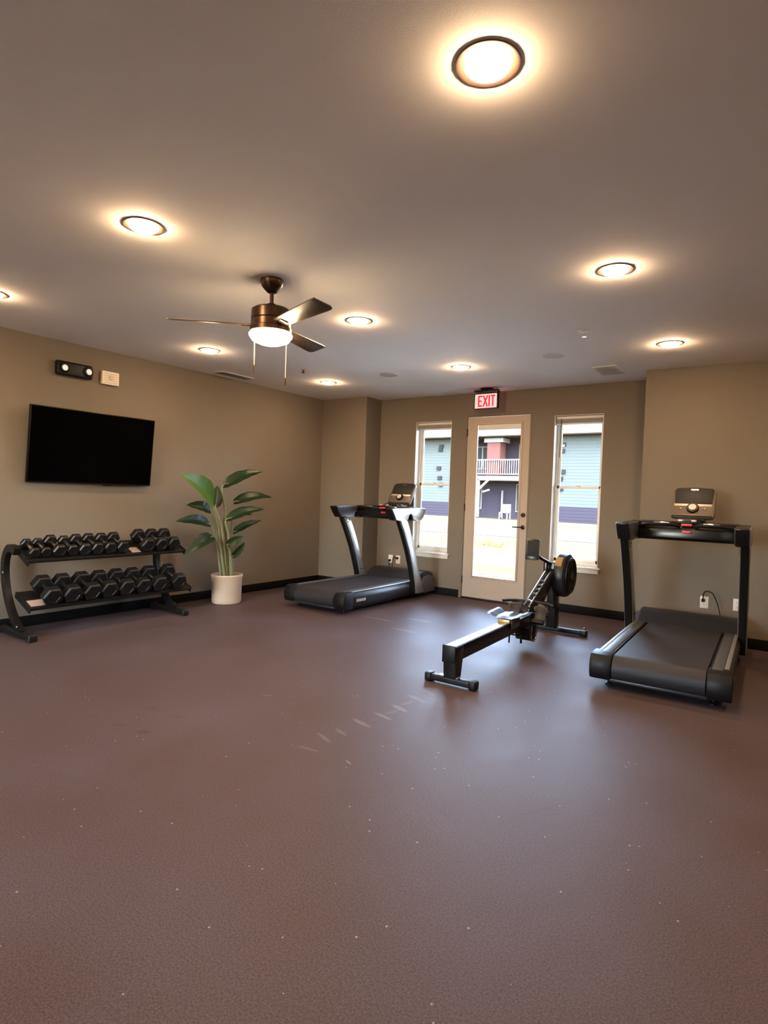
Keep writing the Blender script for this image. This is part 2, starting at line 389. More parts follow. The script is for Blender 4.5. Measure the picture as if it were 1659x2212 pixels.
for i, (x, y, lab) in enumerate(LT):
    if i == 0: L0.location = (x, y, H); L0['label'] = lab; L0['group'] = GR
    else: dup(L0, (x, y, H), 0, lab, GR)
for x in (-4.9, -2.9, -.9):
    for y in (-.15,): dup(L0, (x, y, H), 0, 'unseen round ceiling light added behind the camera for fill', GR)  # extra row added out of view to fill the room with light
for y in (1.74, 3.7, 5.6): dup(L0, (1.1, y, H), 0, 'round ceiling light added for fill beyond the right edge of the photo', GR)  # extra lamps added outside the frame as fill

# fan
FX, FY = -2.89, 2.77
fan = thing('ceiling_fan', 'bronze three blade ceiling fan with a lit glass bowl and two pull chains', 'ceiling fan', (FX, FY, H))
link('canopy', B().lathe([(.075, 0), (.076, -.012), (.066, -.045), (.040, -.078), (.022, -.088), (0, -.088)], 32), M_brz, fan)
link('downrod', B().tube([(0, 0, -.07), (0, 0, -.20)], .0135, 16), M_brz, fan)
link('motor_housing', B().lathe([(0, -.155), (.026, -.157), (.032, -.175), (.05, -.183), (.112, -.190), (.128, -.202), (.130, -.262), (.126, -.266), (.130, -.270), (.130, -.312), (.136, -.318), (.136, -.345), (.128, -.350), (0, -.350)], 48), M_brz, fan)
link('light_bowl', B().lathe([(.130, -.349), (.141, -.358), (.140, -.368), (.118, -.398), (.075, -.416), (.035, -.423), (0, -.424)], 48), M_bulbfan, fan)
for ang in (-137, -17, 103):
    MM = Matrix.Rotation(rad(ang), 4, 'Z') @ Matrix.Translation((0, 0, -.300)) @ Matrix.Rotation(rad(-13), 4, 'X')
    poly = [(.115, -.045), (.20, -.052), (.60, -.070), (.645, -.068), (.655, .045), (.640, .066), (.60, .070), (.20, .052), (.115, .045)]
    bl = link('fan_blade', B().prism(poly, 'z', -.004, .004, .001, M=MM), M_blade, fan)
    ir = B().box(.10, .19, -.028, .028, -.010, -.004, .002, M=MM)
    link('blade_bracket', ir, M_brz, bl)
for (dx, dy, ln) in ((-.105, -.04, .60), (.102, .04, .69)):
    ch = link('pull_chain', B().tube([(dx, dy, -.345), (dx*1.04, dy, -.40), (dx*1.03, dy, -ln+.05)], .0028, 8), M_cord, fan)
    link('chain_fob', B().lathe([(0, 0), (.005, -.003), (.006, -.03), (.004, -.05), (0, -.052)], 12, Matrix.Translation((dx*1.03, dy, -ln+.05))), M_brz, ch)

# speakers, sprinklers, smoke, vents
def spk(x, y, lab):
    t = thing('ceiling_speaker', lab, 'ceiling speaker', (x, y, H), group='round ceiling speakers')
    link('speaker_rim', B().lathe([(.112, 0), (.112, -.004), (.104, -.007), (.099, -.005), (.099, -.001)], 40), M_white, t)
    link('speaker_grille', B().lathe([(.1, -.003), (.09, -.005), (0, -.006)], 40), M_spk, t)
spk(-3.93, 5.63, 'round flush ceiling speaker left of the exit sign, above the left window')
spk(-1.97, 5.56, 'round flush ceiling speaker right of the exit sign, before the right air vent')
t = thing('fire_sprinkler', 'white round sprinkler head on the ceiling, centred above the right window', 'sprinkler', (-1.48, 4.88, H))
link('escutcheon', B().lathe([(.052, 0), (.052, -.003), (.045, -.008), (.016, -.011), (0, -.011)], 28), M_white, t)
link('deflector_stem', B().tube([(0, 0, -.008), (0, 0, -.045)], .006, 10).lathe([(0, -.045), (.018, -.046), (.018, -.049), (0, -.050)], 20), M_chr, t)
t = thing('fire_sprinkler', 'small dark sprinkler head on the ceiling, right of the fan pull chains', 'sprinkler', (-4.65, 4.97, H))
link('escutcheon', B().lathe([(.030, 0), (.030, -.003), (.024, -.006), (0, -.007)], 24), M_spk, t)
link('deflector_stem', B().tube([(0, 0, -.006), (0, 0, -.036)], .009, 10).lathe([(0, -.036), (.02, -.037), (.02, -.04), (0, -.041)], 20), M_dgry, t)
def vent(x0, x1, y0, y1, nsl, along, lab):
    t = thing('ceiling_vent', lab, 'air vent', ((x0+x1)/2, (y0+y1)/2, H), group='ceiling air vents')
    a, b_ = (x1-x0)/2, (y1-y0)/2; f = .02
    link('vent_frame', B().box(-a, a, -b_, -b_+f, -.008, 0, .002).box(-a, a, b_-f, b_, -.008, 0, .002).box(-a, -a+f, -b_+f, b_-f, -.008, 0, .002).box(a-f, a, -b_+f, b_-f, -.008, 0, .002), M_white, t)
    link('vent_backing', B().box(-a+f, a-f, -b_+f, b_-f, -.0015, 0), mat('vent_dark', (.06, .055, .05), .8), t)
    s = B()
    for k in range(nsl):
        if along == 'y':
            p = -a+f+(2*a-2*f)*(k+.5)/nsl; s.box(-.007, .007, -b_+f, b_-f, -.0006, .0006, M=Matrix.Translation((p, 0, -.006)) @ Matrix.Rotation(rad(35), 4, 'Y'))
        else:
            p = -b_+f+(2*b_-2*f)*(k+.5)/nsl; s.box(-a+f, a-f, -.007, .007, -.0006, .0006, M=Matrix.Translation((0, p, -.006)) @ Matrix.Rotation(rad(-35), 4, 'X'))
    link('louvre', s, M_white, t)
vent(-5.76, -5.58, 4.60, 5.10, 6, 'y', 'long narrow ceiling air vent along the left wall, behind the fan pull chains')
vent(-1.80, -1.56, 6.22, 6.66, 12, 'x', 'square ceiling air vent near the right wall corner, above the right window')

# exit sign
ex = thing('exit_sign', 'red lit EXIT sign with black top, hung from the ceiling above the door', 'exit sign', (-3.275, 6.88, H), rad(-2))
link('canopy', B().lathe([(.085, 0), (.085, -.012), (.06, -.022), (0, -.024)], 28), M_blkgl, ex)
hs = B().box(-.165, .165, -.045, .03, -.075, -.020, .008).box(-.165, -.153, -.032, .02, -.26, -.07, .002).box(.153, .165, -.032, .02, -.26, -.07, .002).box(-.155, .155, -.030, .02, -.262, -.250, .002)
link('sign_housing', hs, M_blkgl, ex)
link('sign_face', B().box(-.153, .153, -.026, .012, -.250, -.075), M_exit, ex)
lt = B(); y_a, y_b = -.0285, -.0262; z0, z1 = -.232, -.092; sw = .019
def stroke(p, q, w=sw):
    p, q = Vector((p[0], 0, p[1])), Vector((q[0], 0, q[1])); d = (q-p); L_ = d.length; a = math.atan2(d.z, d.x)
    lt.box(0, L_, y_a, y_b, -w/2, w/2, M=Matrix.Translation(p) @ Matrix.Rotation(-a, 4, 'Y'))
s2 = sw/2
stroke((-.108+s2, z0), (-.108+s2, z1)); stroke((-.108, z1-s2), (-.050, z1-s2)); stroke((-.108, (z0+z1)/2), (-.058, (z0+z1)/2)); stroke((-.108, z0+s2), (-.050, z0+s2))
stroke((-.036, z0), (.024, z1)); stroke((-.036, z1), (.024, z0))
stroke((.047, z0), (.047, z1))
stroke((.098, z0), (.098, z1)); stroke((.068, z1-s2), (.128, z1-s2))
link('exit_lettering', lt, M_exitl, ex, 0)

# ------------------------------------------------------------------ left wall fittings
tv = thing('wall_television', 'large black flat television on the left wall, switched off', 'television', (XL+.0, 3.225, 1.72))
RT = Matrix.Translation((.085, 0, 0)) @ Matrix.Rotation(rad(5.5), 4, 'Y')
link('bezel', B().box(-.018, .012, -.640, .640, -.360, .360, .006, M=RT), M_tvf, tv)
link('screen', B().box(.0115, .0135, -.630, .630, -.345, .351, 0, M=RT), M_tv, tv)
link('wall_mount', B().box(0, .05, -.25, .25, -.15, .15, .004), M_blkmet, tv)
link('logo_bump', B().box(-.004, .010, .10, .19, -.372, -.358, .004, M=RT), M_tvf, tv)
em = thing('emergency_light', 'black emergency light unit with two round lamps, above the television', 'emergency light', (XL, 3.025, 2.475))
link('housing', B().box(0, .062, -.175, .175, -.068, .068, .018, 3), M_blk, em)
for dy in (-.11, .125):
    hd = link('lamp_head', B().lathe([(.048, -.012), (.050, .008), (.040, .022), (.029, .020), (.028, .010)], 28, Matrix.Translation((.062, dy, 0)) @ Matrix.Rotation(rad(90), 4, 'Y')), M_blk, em)
    link('lens', B().lathe([(.029, .016), (.018, .022), (0, .024)], 28, Matrix.Translation((.062, dy, 0)) @ Matrix.Rotation(rad(90), 4, 'Y')), M_lens, hd)
wb = thing('alarm_panel', 'small ivory rectangular alarm panel high on the left wall', 'alarm panel', (XL, 3.40, 2.46))
link('panel_case', B().box(0, .04, -.093, .093, -.068, .068, .008), M_wbox, wb)
gl = B()
for k in range(5): gl.box(.0395, .0425, -.07, .07, -.05+.022*k, -.043+.022*k, .001)
link('panel_grille', gl, MATS.get('g') or mat('ivory_dark', (.50, .42, .32), .5), wb)
link('strobe_lens', B().box(.040, .052, -.022, .022, -.018, .03, .006), M_cream, wb)

# outlets
def outlet(x, y, z, lab, plug=False, duplex=True):
    t = thing('wall_outlet', lab, 'wall outlet', (x, y, z), group='wall outlets')
    link('cover_plate', B().box(-.037, .037, -.006, 0, -.059, .059, .003), M_plate, t)
    for dz in (-.021, .021):
        rc = link('receptacle', B().prism(rrect(.034, .030, .010, cy=dz), 'y', -.0085, -.005), M_plate, t)
        link('slots', B().box(-.008, -.0055, -.0095, -.0083, dz-.003, dz+.007).box(.0055, .008, -.0095, -.0083, dz-.003, dz+.007).box(-.002, .002, -.0095, -.0083, dz-.010, dz-.006), M_blk, rc)
    return t
outlet(-4.835, YB, .42, 'wall outlet behind the left treadmill, the one farther left, with a cord plugged in')
outlet(-4.705, YB, .42, 'wall outlet behind the left treadmill, nearer the left window, with a plug in it')
outlet(-.715, YR, .395, 'wall outlet on the right wall with the treadmill cord plugged in')
outlet(-.43, YR, .405, 'unused wall outlet on the right wall, beside the right treadmill upright')

# ------------------------------------------------------------------ dumbbell rack
RY0, RY1 = 2.40, 3.93
rack = thing('dumbbell_rack', 'black two tier dumbbell rack against the left wall', 'dumbbell rack', (-5.55, 3.20, 0))
def W2R(x, y, z): return (x+5.55, y-3.20, z)
ctr = [(-5.47, .045), (-5.58, .13), (-5.685, .25), (-5.75, .36), (-5.79, .48), (-5.80, .60), (-5.775, .70), (-5.72, .762), (-5.66, .775), (-5.58, .745)]
def sweep_poly(c, th):
    L_, R_ = [], []
    for i, p in enumerate(c):
        a = c[max(0, i-1)]; b_ = c[min(len(c)-1, i+1)]
        dx, dz = b_[0]-a[0], b_[1]-a[1]; l = math.hypot(dx, dz); nx, nz = -dz/l, dx/l
        t = th if not isinstance(th, list) else th[i]
        L_.append((p[0]+nx*t/2, p[1]+nz*t/2)); R_.append((p[0]-nx*t/2, p[1]-nz*t/2))
    return L_ + R_[::-1]
def smooth_path(c, n=4):
    out = []
    for i in range(len(c)-1):
        p0 = c[max(0, i-1)]; p1 = c[i]; p2 = c[i+1]; p3 = c[min(len(c)-1, i+2)]
        for k in range(n):
            t = k/n
            out.append(tuple(.5*((2*p1[j]) + (-p0[j]+p2[j])*t + (2*p0[j]-5*p1[j]+4*p2[j]-p3[j])*t*t + (-p0[j]+3*p1[j]-3*p2[j]+p3[j])*t**3) for j in range(len(p1))))
    out.append(tuple(c[-1])); return out
cl = [(x+5.55, z) for x, z in smooth_path(ctr, 4)]
for yy in (RY0, RY1):
    y = yy-3.20
    b = B()
    # build as quad strips (concave profile)
    poly = sweep_poly(cl, .062); n = len(cl)
    va = [[b.bm.verts.new((p[0], y+s*.025, p[1])) for p in poly] for s in (-1, 1)]
    for i in range(n-1):
        j = 2*n-1-i
        b.bm.faces.new((va[0][i], va[0][i+1], va[0][j-1], va[0][j])); b.bm.faces.new((va[1][i], va[1][j], va[1][j-1], va[1][i+1]))
    for i in range(2*n):
        k = (i+1) % (2*n); b.bm.faces.new((va[0][i], va[1][i], va[1][k], va[0][k]))
    up = link('upright', b, M_blkmet, rack)
    for (x, z) in ((-5.795, .55), (-5.52, .10)): link('bolt', B().lathe([(0, 0), (.013, 0), (.013, .006), (.008, .010), (0, .010)], 12, Matrix.Translation((x+5.55+.02, y+(-.025 if yy < 3 else .025), z)) @ Matrix.Rotation(rad(90 if yy < 3 else -90), 4, 'X')), M_chr, up)
    ft = link('foot', B().box(-.285, .285, y-.035, y+.035, .012, .062, .012, 3), M_blkmet, rack)
    link('end_cap', B().box(.262, .296, y-.038, y+.038, 0, .066, .012, 3), M_rub, ft)
    link('end_cap', B().box(-.296, -.262, y-.038, y+.038, 0, .066, .012, 3), M_rub, ft)
SH = [(-5.565, .738, 23, 2.435, 4.035), (-5.525, .325, 22, 2.435, 4.09)]
for (sx, sz, an, ya, yb) in SH:
    MM = Matrix.Translation((sx+5.55, 0, sz)) @ Matrix.Rotation(rad(an), 4, 'Y')
    a, b_ = ya-3.20, yb-3.20
    t = B().box(-.15, .15, a, b_, -.012, -.004, .002, M=MM).box(.135, .150, a, b_, -.03, -.003, .004, M=MM).box(-.150, -.135, a, b_, -.03, -.003, .004, M=MM)
    t.box(-.15, .15, a-.004, a+.004, -.055, .004, .002, M=MM).box(-.15, .15, b_-.004, b_+.004, -.055, .004, .002, M=MM)
    t.box(-.03, .03, a, b_, -.055, -.012, .003, M=MM)
    sh = link('shelf', t, M_blkmet, rack)
    rl = B()
    for xx in (-.085, .085): rl.box(xx-.012, xx+.012, a+.01, b_-.01, -.006, -.0005, .001, M=MM)
    link('shelf_liner', rl, M_rub, sh)
    if sz > .5: ly = 3.47-3.20; wdt = .10
    else: ly = 2.515-3.20; wdt = .13
    lb = link('size_label', B().box(.02, .12, ly-wdt/2, ly+wdt/2, -.003, .0005, M=MM), M_label, sh); lb['label'] = 'pale printed label'
# dumbbells
def dumbbell(d, hl, gap):
    """axis along local X, origin at the handle centre; flats down"""
    t = thing('dumbbell', 'x', 'dumbbell')
    link('handle', B().lathe([(0, -gap/2-.01), (.013, -gap/2-.01), (.0135, -gap*.25), (.0165, 0), (.0135, gap*.25), (.013, gap/2+.01), (0, gap/2+.01)], 14, Matrix.Rotation(rad(90), 4, 'Y')), M_chr, t)
    for s in (-1, 1):
        R = d/2/cos(pi/6)
        prof = [(R*.55, 0), (R*.86, .004), (R, .014), (R, hl-.014), (R*.86, hl-.002), (R*.60, hl), (R*.58, hl-.003), (0, hl-.003)]
        prof = [(0, 0)] + prof
        MM = Matrix.Rotation(rad(90*s), 4, 'Y') @ Matrix.Translation((0, 0, gap/2)) @ Matrix.Rotation(rad(30), 4, 'Z')
        link('weight_head', B().lathe(prof, 6, MM), M_rub, t, 20)
    return t
UP = [(2.497, .086), (2.592, .088), (2.703, .110), (2.824, .100), (2.937, .110), (3.058, .112), (3.183, .112), (3.314, .116), (3.586, .135), (3.740, .135), (3.888, .135)]
LO = [(2.618, .158), (2.794, .158), (2.976, .160), (3.147, .158), (3.327, .158), (3.504, .156), (3.689, .158), (3.922, .160)]
ORD = ['first', 'second', 'third', 'fourth', 'fifth', 'sixth', 'seventh', 'eighth']
def place_dbs(lst, tier, sx, sz, an):
    for i, (y, d) in enumerate(lst):
        hl = .045 + (d-.08)*.55; gap = .125
        o = dumbbell(d, hl, gap)
        h = d/2 + .001
        o.location = (sx + h*sin(rad(an)), y, sz + h*cos(rad(an)))
        o.rotation_euler = (0, rad(an), rad(random.uniform(-1.5, 1.5)))
        if tier == 'upper':
            if i < 8: lab = '%s small black hex dumbbell from the left on the upper tier%s' % (ORD[i], ', last before the gap' if i == 7 else '')
            else: lab = ['black hex dumbbell right after the gap on the upper tier', 'middle black hex dumbbell of the three right of the gap, upper tier', 'last black hex dumbbell at the right end of the upper tier'][i-8]
        else: lab = '%s large black hex dumbbell from the left on the lower tier%s' % (ORD[i], ', at its right end' if i == 7 else '')
        o['label'] = lab; o['group'] = 'dumbbells on the %s tier' % tier
place_dbs(UP, 'upper', SH[0][0], SH[0][1], SH[0][2]); place_dbs(LO, 'lower', SH[1][0], SH[1][1], SH[1][2])

# ------------------------------------------------------------------ potted plant
PX, PY = -5.56, 4.725
pl = thing('potted_plant', 'bird of paradise plant with broad green leaves in a pale ribbed pot', 'potted plant', (PX, PY, 0))
prof = [(0, 0), (.158, 0), (.166, .006), (.172, .02), (.178, .30), (.184, .312), (.186, .335), (.180, .342), (.170, .340), (.168, .30), (.160, .05), (0, .05)]
b = B().lathe(prof, 72)
for v in b.bm.verts:
    r = math.hypot(v.co.x, v.co.y)
    if r > .16 and .015 < v.co.z < .305:
        a = math.atan2(v.co.y, v.co.x); s = 1 - .016*(1 if int(round(a/(2*pi/72))) % 2 else 0) if r > .1715 else 1
        v.co.x *= s; v.co.y *= s
link('pot', b, M_pot, pl)
link('soil', B().lathe([(.167, .30), (.10, .308), (0, .312)], 40), M_soil, pl)
def leaf(base, tip, w, up, droop, fold, m, sbase, side=(0, 0, 1)):
    base, tip = Vector(base)-Vector((PX, PY, 0)), Vector(tip)-Vector((PX, PY, 0)); sbase = Vector(sbase)
    ax = tip-base; Lg = ax.length; t = ax.normalized(); nrm = Vector(up); nrm = (nrm - t*nrm.dot(t)).normalized(); sd = t.cross(nrm).normalized()
    bm = bmesh.new(); uvl = bm.loops.layers.uv.new('UVMap'); NS, NW = 16, 4; rows = []
    for i in range(NS+1):
        u = i/NS
        ww = w/2 * (max(0, sin(pi*min(1, u**.72)))**.72) * (1-.12*u) if 0 < i < NS else .0015
        c = base + ax*u + nrm*(droop*Lg*sin(pi*u)**1 *1. ) + Vector((0, 0, -.02*Lg*u*u))
        row = []
        for k in range(-NW, NW+1):
            q = k/NW
            row.append(bm.verts.new(c + sd*(ww*q*cos(fold)) + nrm*(ww*abs(q)*sin(fold)) + nrm*(.004*sin(u*26+k)*abs(q))))
        rows.append(row)
    for i in range(NS):
        for k in range(2*NW):
            f = bm.faces.new((rows[i][k], rows[i][k+1], rows[i+1][k+1], rows[i+1][k]))
            for l, (uu, vv) in zip(f.loops, ((i/NS, k/8), (i/NS, (k+1)/8), ((i+1)/NS, (k+1)/8), ((i+1)/NS, k/8))): l[uvl].uv = (uu+abs(vv-.5)*.5, vv)
    top = [v for v in bm.verts]
    r = bmesh.ops.solidify(bm, geom=bm.faces[:], thickness=.0018)
    o = link('leaf', bm, m, pl, 60)
    # stem: rises from the soil, curves into the leaf base
    mid = sbase.lerp(base, .6) + Vector((0, 0, .06)); mid.x = sbase.x + (base.x-sbase.x)*.45; mid.y = sbase.y + (base.y-sbase.y)*.45
    pts = smooth_path([tuple(sbase), tuple(mid), tuple(base), tuple(base+ax*.16+nrm*droop*Lg*.45)], 5)
    n = len(pts); rr = [.0135*(1-i/(n-1))**.7+.0035 for i in range(n)]
    link('stem', B().tube(pts, rr, 8), M_stem, pl)
LEAVES = [
 # base, tip, width, up(normal), droop, fold
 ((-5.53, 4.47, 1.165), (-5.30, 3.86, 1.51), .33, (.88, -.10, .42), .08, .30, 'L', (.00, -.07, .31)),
 ((-5.56, 4.62, 1.37), (-5.45, 5.15, 1.60), .19, (.50, .1, .75), .08, .35, 'D', (.02, .00, .31)),
 ((-5.52, 4.50, 1.13), (-5.62, 4.60, 1.40), .15, (.75, -.60, .2), -.04, .25, 'D', (.03, -.03, .31)),
 ((-5.55, 4.77, 1.18), (-5.50, 5.38, 1.275), .18, (.55, 0, .80), .09, .35, 'D', (.0, .06, .31)),
 ((-5.50, 4.63, .98), (-5.42, 5.17, 1.13), .17, (.55, 0, .8), .09, .35, 'D', (.05, .02, .31)),
 ((-5.60, 4.68, .97), (-5.62, 5.17, 1.05), .13, (.3, 0, .9), .06, .3, 'D', (-.03, .04, .31)),
 ((-5.60, 4.50, 1.09), (-5.63, 4.18, 1.17), .16, (.75, -.35, .55), .10, .30, 'D', (-.04, -.04, .31)),
 ((-5.55, 4.46, .93), (-5.50, 3.95, 1.00), .17, (.75, -.35, .6), .10, .30, 'D', (.0, -.09, .31)),
 ((-5.53, 4.49, .80), (-5.40, 4.00, .63), .17, (.75, -.4, .55), .14, .30, 'D', (.04, -.07, .31)),
 ((-5.55, 4.77, .82), (-5.50, 5.20, .985), .12, (.55, 0, .8), .07, .4, 'D', (.02, .07, .31)),
 ((-5.48, 4.64, .69), (-5.42, 4.83, .80), .12, (.8, -.2, .4), .08, .35, 'D', (.06, .03, .31)),
 ((-5.50, 4.73, .54), (-5.45, 4.90, .73), .10, (.8, .1, .3), .06, .35, 'D', (.04, .06, .31)),
]
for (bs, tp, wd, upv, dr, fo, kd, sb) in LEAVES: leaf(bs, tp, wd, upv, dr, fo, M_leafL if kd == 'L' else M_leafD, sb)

# ------------------------------------------------------------------ treadmills
def treadmill():
    t = thing('treadmill', 'x', 'treadmill')
    for s in (-1, 1):
        X = lambda a, b_: (min(s*a, s*b_), max(s*a, s*b_))
        # side beam, rounded outer top
        poly = [(.315, .10), (.420, .075), (.440, .10), (.447, .17), (.440, .215), (.420, .238), (.390, .246), (.315, .246)]
        sb = link('side_beam', B().prism([(s*x, z) for x, z in poly], 'y', .10, 1.56, .004), M_dgry, t)
        link('foot_rail', B().box(*X(.330, .405), .13, 1.50, .244, .253, .003), M_silrail if s > 0 else M_gry, sb) if False else None
        link('foot_rail', B().box(*X(.325, .392), .12, 1.52, .2455, .252, .003), M_gry, sb)
        link('rail_trim', B().box(*X(.393, .424), .12, 1.52, .236, .250, .006, 3), M_silrail, sb)
        # rear end cap: rounded quarter bulge
        pc = [(.0, .135), (.004, .10), (.022, .070), (.06, .058), (.18, .058), (.18, .250), (.075, .252), (.035, .243), (.010, .205), (0, .17)]
        link('end_cap', B().prism([(y, z) for y, z in pc], 'x', *X(.302, .455), .012), M_blk, t)
        # upright: outer silver shell and inner black spine
        pu = [(1.44, .10), (1.66, .10), (1.625, .30), (1.50, .62), (1.36, .86), (1.22, 1.035), (1.02, 1.05), (1.17, .84), (1.31, .56), (1.41, .28)]
        n = len(pu)
        pu = [(1.02, 1.05), (1.10, .92), (1.17, .80), (1.245, .66), (1.315, .50), (1.375, .34), (1.42, .20), (1.44, .09)]
        pv = [(1.19, 1.04), (1.265, .92), (1.33, .80), (1.40, .66), (1.465, .50), (1.53, .34), (1.60, .20), (1.66, .09)]
        def strip(x0, x1, pa, pb):
            b = B(); n = len(pa); V = [[b.bm.verts.new((x, p[0], p[1])) for p in q] for x in (x0, x1) for q in (pa, pb)]
            for i in range(n-1):
                b.bm.faces.new((V[0][i], V[0][i+1], V[1][i+1], V[1][i])); b.bm.faces.new((V[2][i], V[3][i], V[3][i+1], V[2][i+1]))
                b.bm.faces.new((V[0][i], V[2][i], V[2][i+1], V[0][i+1])); b.bm.faces.new((V[1][i], V[1][i+1], V[3][i+1], V[3][i]))
            for i in (0, n-1): b.bm.faces.new((V[0][i], V[1][i], V[3][i], V[2][i]))
            bmesh.ops.recalc_face_normals(b.bm, faces=b.bm.faces[:])
            bmesh.ops.bevel(b.bm, geom=[e for e in b.bm.edges if e.calc_face_angle(0) > .9], offset=.005, segments=2, profile=.5, affect='EDGES')
            return b
        up = link('upright', strip(s*.425, s*.482, [(a-.012, z) for a, z in pu], [(a-.02, z) for a, z in pv]), M_blk, t)
        sp = link('upright_cover', strip(s*.478, s*.490, [(a+.012, z) for a, z in pu], pv), M_sil, up); sp['label'] = 'silver outer cover'
        sp = link('upright_cover', strip(s*.417, s*.427, [(a+.030, z) for a, z in pu], [(a-.012, z) for a, z in pv]), M_sil, up); sp['label'] = 'silver inner cover'
        for (yy, zz) in ((1.10, 1.00), (1.17, 1.00), (1.14, .975), (1.46, .32), (1.52, .32)): link('bolt', B().lathe([(0, 0), (.009, 0), (.009, .004), (0, .005)], 12, Matrix.Translation((s*.417, yy, zz)) @ Matrix.Rotation(rad(-90*s), 4, 'Y')), M_blk, up)
        # arm with cup holder
        top = [(.83, 1.185), (.90, 1.192), (1.08, 1.194), (1.30, 1.196), (1.45, 1.196), (1.55, 1.194), (1.61, 1.190)]
        bot = [(.86, 1.13), (.93, 1.045), (1.06, 1.030), (1.19, 1.045), (1.215, 1.10), (1.25, 1.120), (1.29, 1.095), (1.32, 1.045), (1.40, 1.028), (1.50, 1.032), (1.56, 1.075), (1.60, 1.14)]
        def topz(y):
            for (a, za), (b_, zb) in zip(top, top[1:]):
                if a <= y <= b_: return za+(zb-za)*(y-a)/(b_-a)
            return 1.19
        pa = [(.832, 1.186)] + [(y, topz(y)) for y, z in bot] + [(1.612, 1.189)]; pb = [(.833, 1.172)] + bot + [(1.612, 1.182)]
        ar = link('handrail_arm', strip(s*.392, s*.482, pa, pb), M_blkgl, t)
        link('arm_cover', strip(s*.480, s*.492, [(y+.012, z-.003) for y, z in pa], [(y+.012, z+.004) for y, z in pb]), M_sil, ar)
        link('arm_cover', strip(s*.380, s*.394, [(y+.03, z-.003) for y, z in pa[:7]], [(y+.03, z+.004) for y, z in pb[:7]]), mat('dark_metallic', (.10, .11, .13), .32, metal=.7), ar)
        link('cup_well', B().lathe([(.036, 0), (.038, .004), (.033, .005), (.031, -.07), (0, -.07)], 24, Matrix.Translation((s*.435, 1.42, 1.194))), M_blkgl, ar)
        # levelling feet
        for yy in (.16, 1.72): link('levelling_foot', B().lathe([(.0, 0), (.028, 0), (.028, .012), (.012, .018), (.010, .075), (0, .075)], 20, Matrix.Translation((s*.34, yy, 0))), M_rub, t)
    # belt wrapping the rear roller
    b = B(); pr = [(1.60, .238)]
    pr += [(.10 - .088*sin(a), .150+.088*cos(a)) for a in [i*pi/10 for i in range(11)]] + [(1.60, .062)]
    pr2 = [(1.60, .246)] + [(.10 - .096*sin(a), .150+.096*cos(a)) for a in [i*pi/10 for i in range(11)]] + [(1.60, .054)]
    n = len(pr)
    V = [[b.bm.verts.new((x, p[0], p[1])) for p in q] for x in (-.298, .298) for q in (pr, pr2)]
    for i in range(n-1):
        b.bm.faces.new((V[1][i], V[1][i+1], V[3][i+1], V[3][i])); b.bm.faces.new((V[0][i], V[2][i], V[2][i+1], V[0][i+1]))
        b.bm.faces.new((V[0][i], V[0][i+1], V[1][i+1], V[1][i])); b.bm.faces.new((V[2][i], V[3][i], V[3][i+1], V[2][i+1]))
    link('running_belt', b, M_belt, t)
    link('deck', B().box(-.31, .31, .12, 1.60, .085, .225, .004), M_blk, t)
    link('rear_bar', B().box(-.315, .315, .02, .07, .060, .085, .008), M_dgry, t)
    link('base_frame', B().box(-.36, -.28, .15, 1.80, .030, .075, .006).box(.28, .36, .15, 1.80, .030, .075, .006), M_blkmet, t)
    # motor hood
    ph = [(1.52, .245), (1.56, .262), (1.66, .315), (1.74, .338), (1.86, .338), (1.96, .318), (2.03, .268), (2.055, .20), (2.05, .12), (2.02, .06), (1.52, .06)]
    link('motor_hood', B().prism(ph, 'x', -.415, .415, .022), M_dgry, t)
    for s in (-1, 1):
        p2 = [(1.60, .06), (1.66, .20), (1.72, .275), (1.84, .292), (1.95, .270), (2.01, .21), (2.02, .13), (1.99, .06)]
        link('hood_side', B().prism(p2, 'x', min(s*.405, s*.462), max(s*.405, s*.462), .022), M_gry, t)
    link('hood_seam', B().box(-.30, .30, 1.515, 1.535, .243, .250, .002), M_blk, t)
    # cross beam between the arms
    pb = [(1.37, 1.06), (1.40, 1.035), (1.50, 1.030), (1.56, 1.06), (1.58, 1.13), (1.56, 1.185), (1.48, 1.205), (1.40, 1.195), (1.365, 1.13)]
    link('console_beam', B().prism(pb, 'x', -.40, .40, .006), M_blkgl, t)
    for s in (-1, 1):
        hb = link('hand_grip', B().tube(smooth_path([(s*.06, 1.345, 1.165), (s*.12, 1.30, 1.178), (s*.22, 1.285, 1.182), (s*.32, 1.31, 1.172), (s*.385, 1.37, 1.15)], 4), .017, 14), M_blk, t)
        link('pulse_sensor', B().tube(smooth_path([(s*.135, 1.297, 1.1835), (s*.20, 1.287, 1.187), (s*.255, 1.292, 1.186)], 4), .0165, 14), M_chr, hb)
    link('stop_button', B().box(-.045, .045, 1.315, 1.36, 1.168, 1.188, .008, 3), M_red, t)
    link('safety_clip', B().box(-.036, .036, 1.345, 1.362, 1.105, 1.128, .005, 3), M_red, t)
    kb = link('key_panel', B().box(-.085, .085, 1.35, 1.43, 1.185, 1.212, .008), M_blk, t)
    link('speed_key', B().box(-.072, -.032, 1.352, 1.375, 1.208, 1.225, .004), M_constr, kb); link('speed_key', B().box(.032, .072, 1.352, 1.375, 1.208, 1.225, .004), M_constr, kb)
    link('console_neck', B().prism([(-.10, 1.17), (.10, 1.17), (.085, 1.235), (-.085, 1.235)], 'y', 1.50, 1.60, .008).box(-.09, .12, 1.52, 1.74, 1.195, 1.235, .010), M_blkgl, t)
    # console (built flat in local xz, tilted back)
    MC = Matrix.Translation((0, 1.70, 1.235)) @ Matrix.Rotation(rad(-33), 4, 'X')
    hh = .340
    pc = []
    for k in range(13): # top edge slightly arched
        q = -1+2*k/12; pc.append((-q*.176, hh-.016*q*q - (.018 if abs(q) > .99 else 0)))
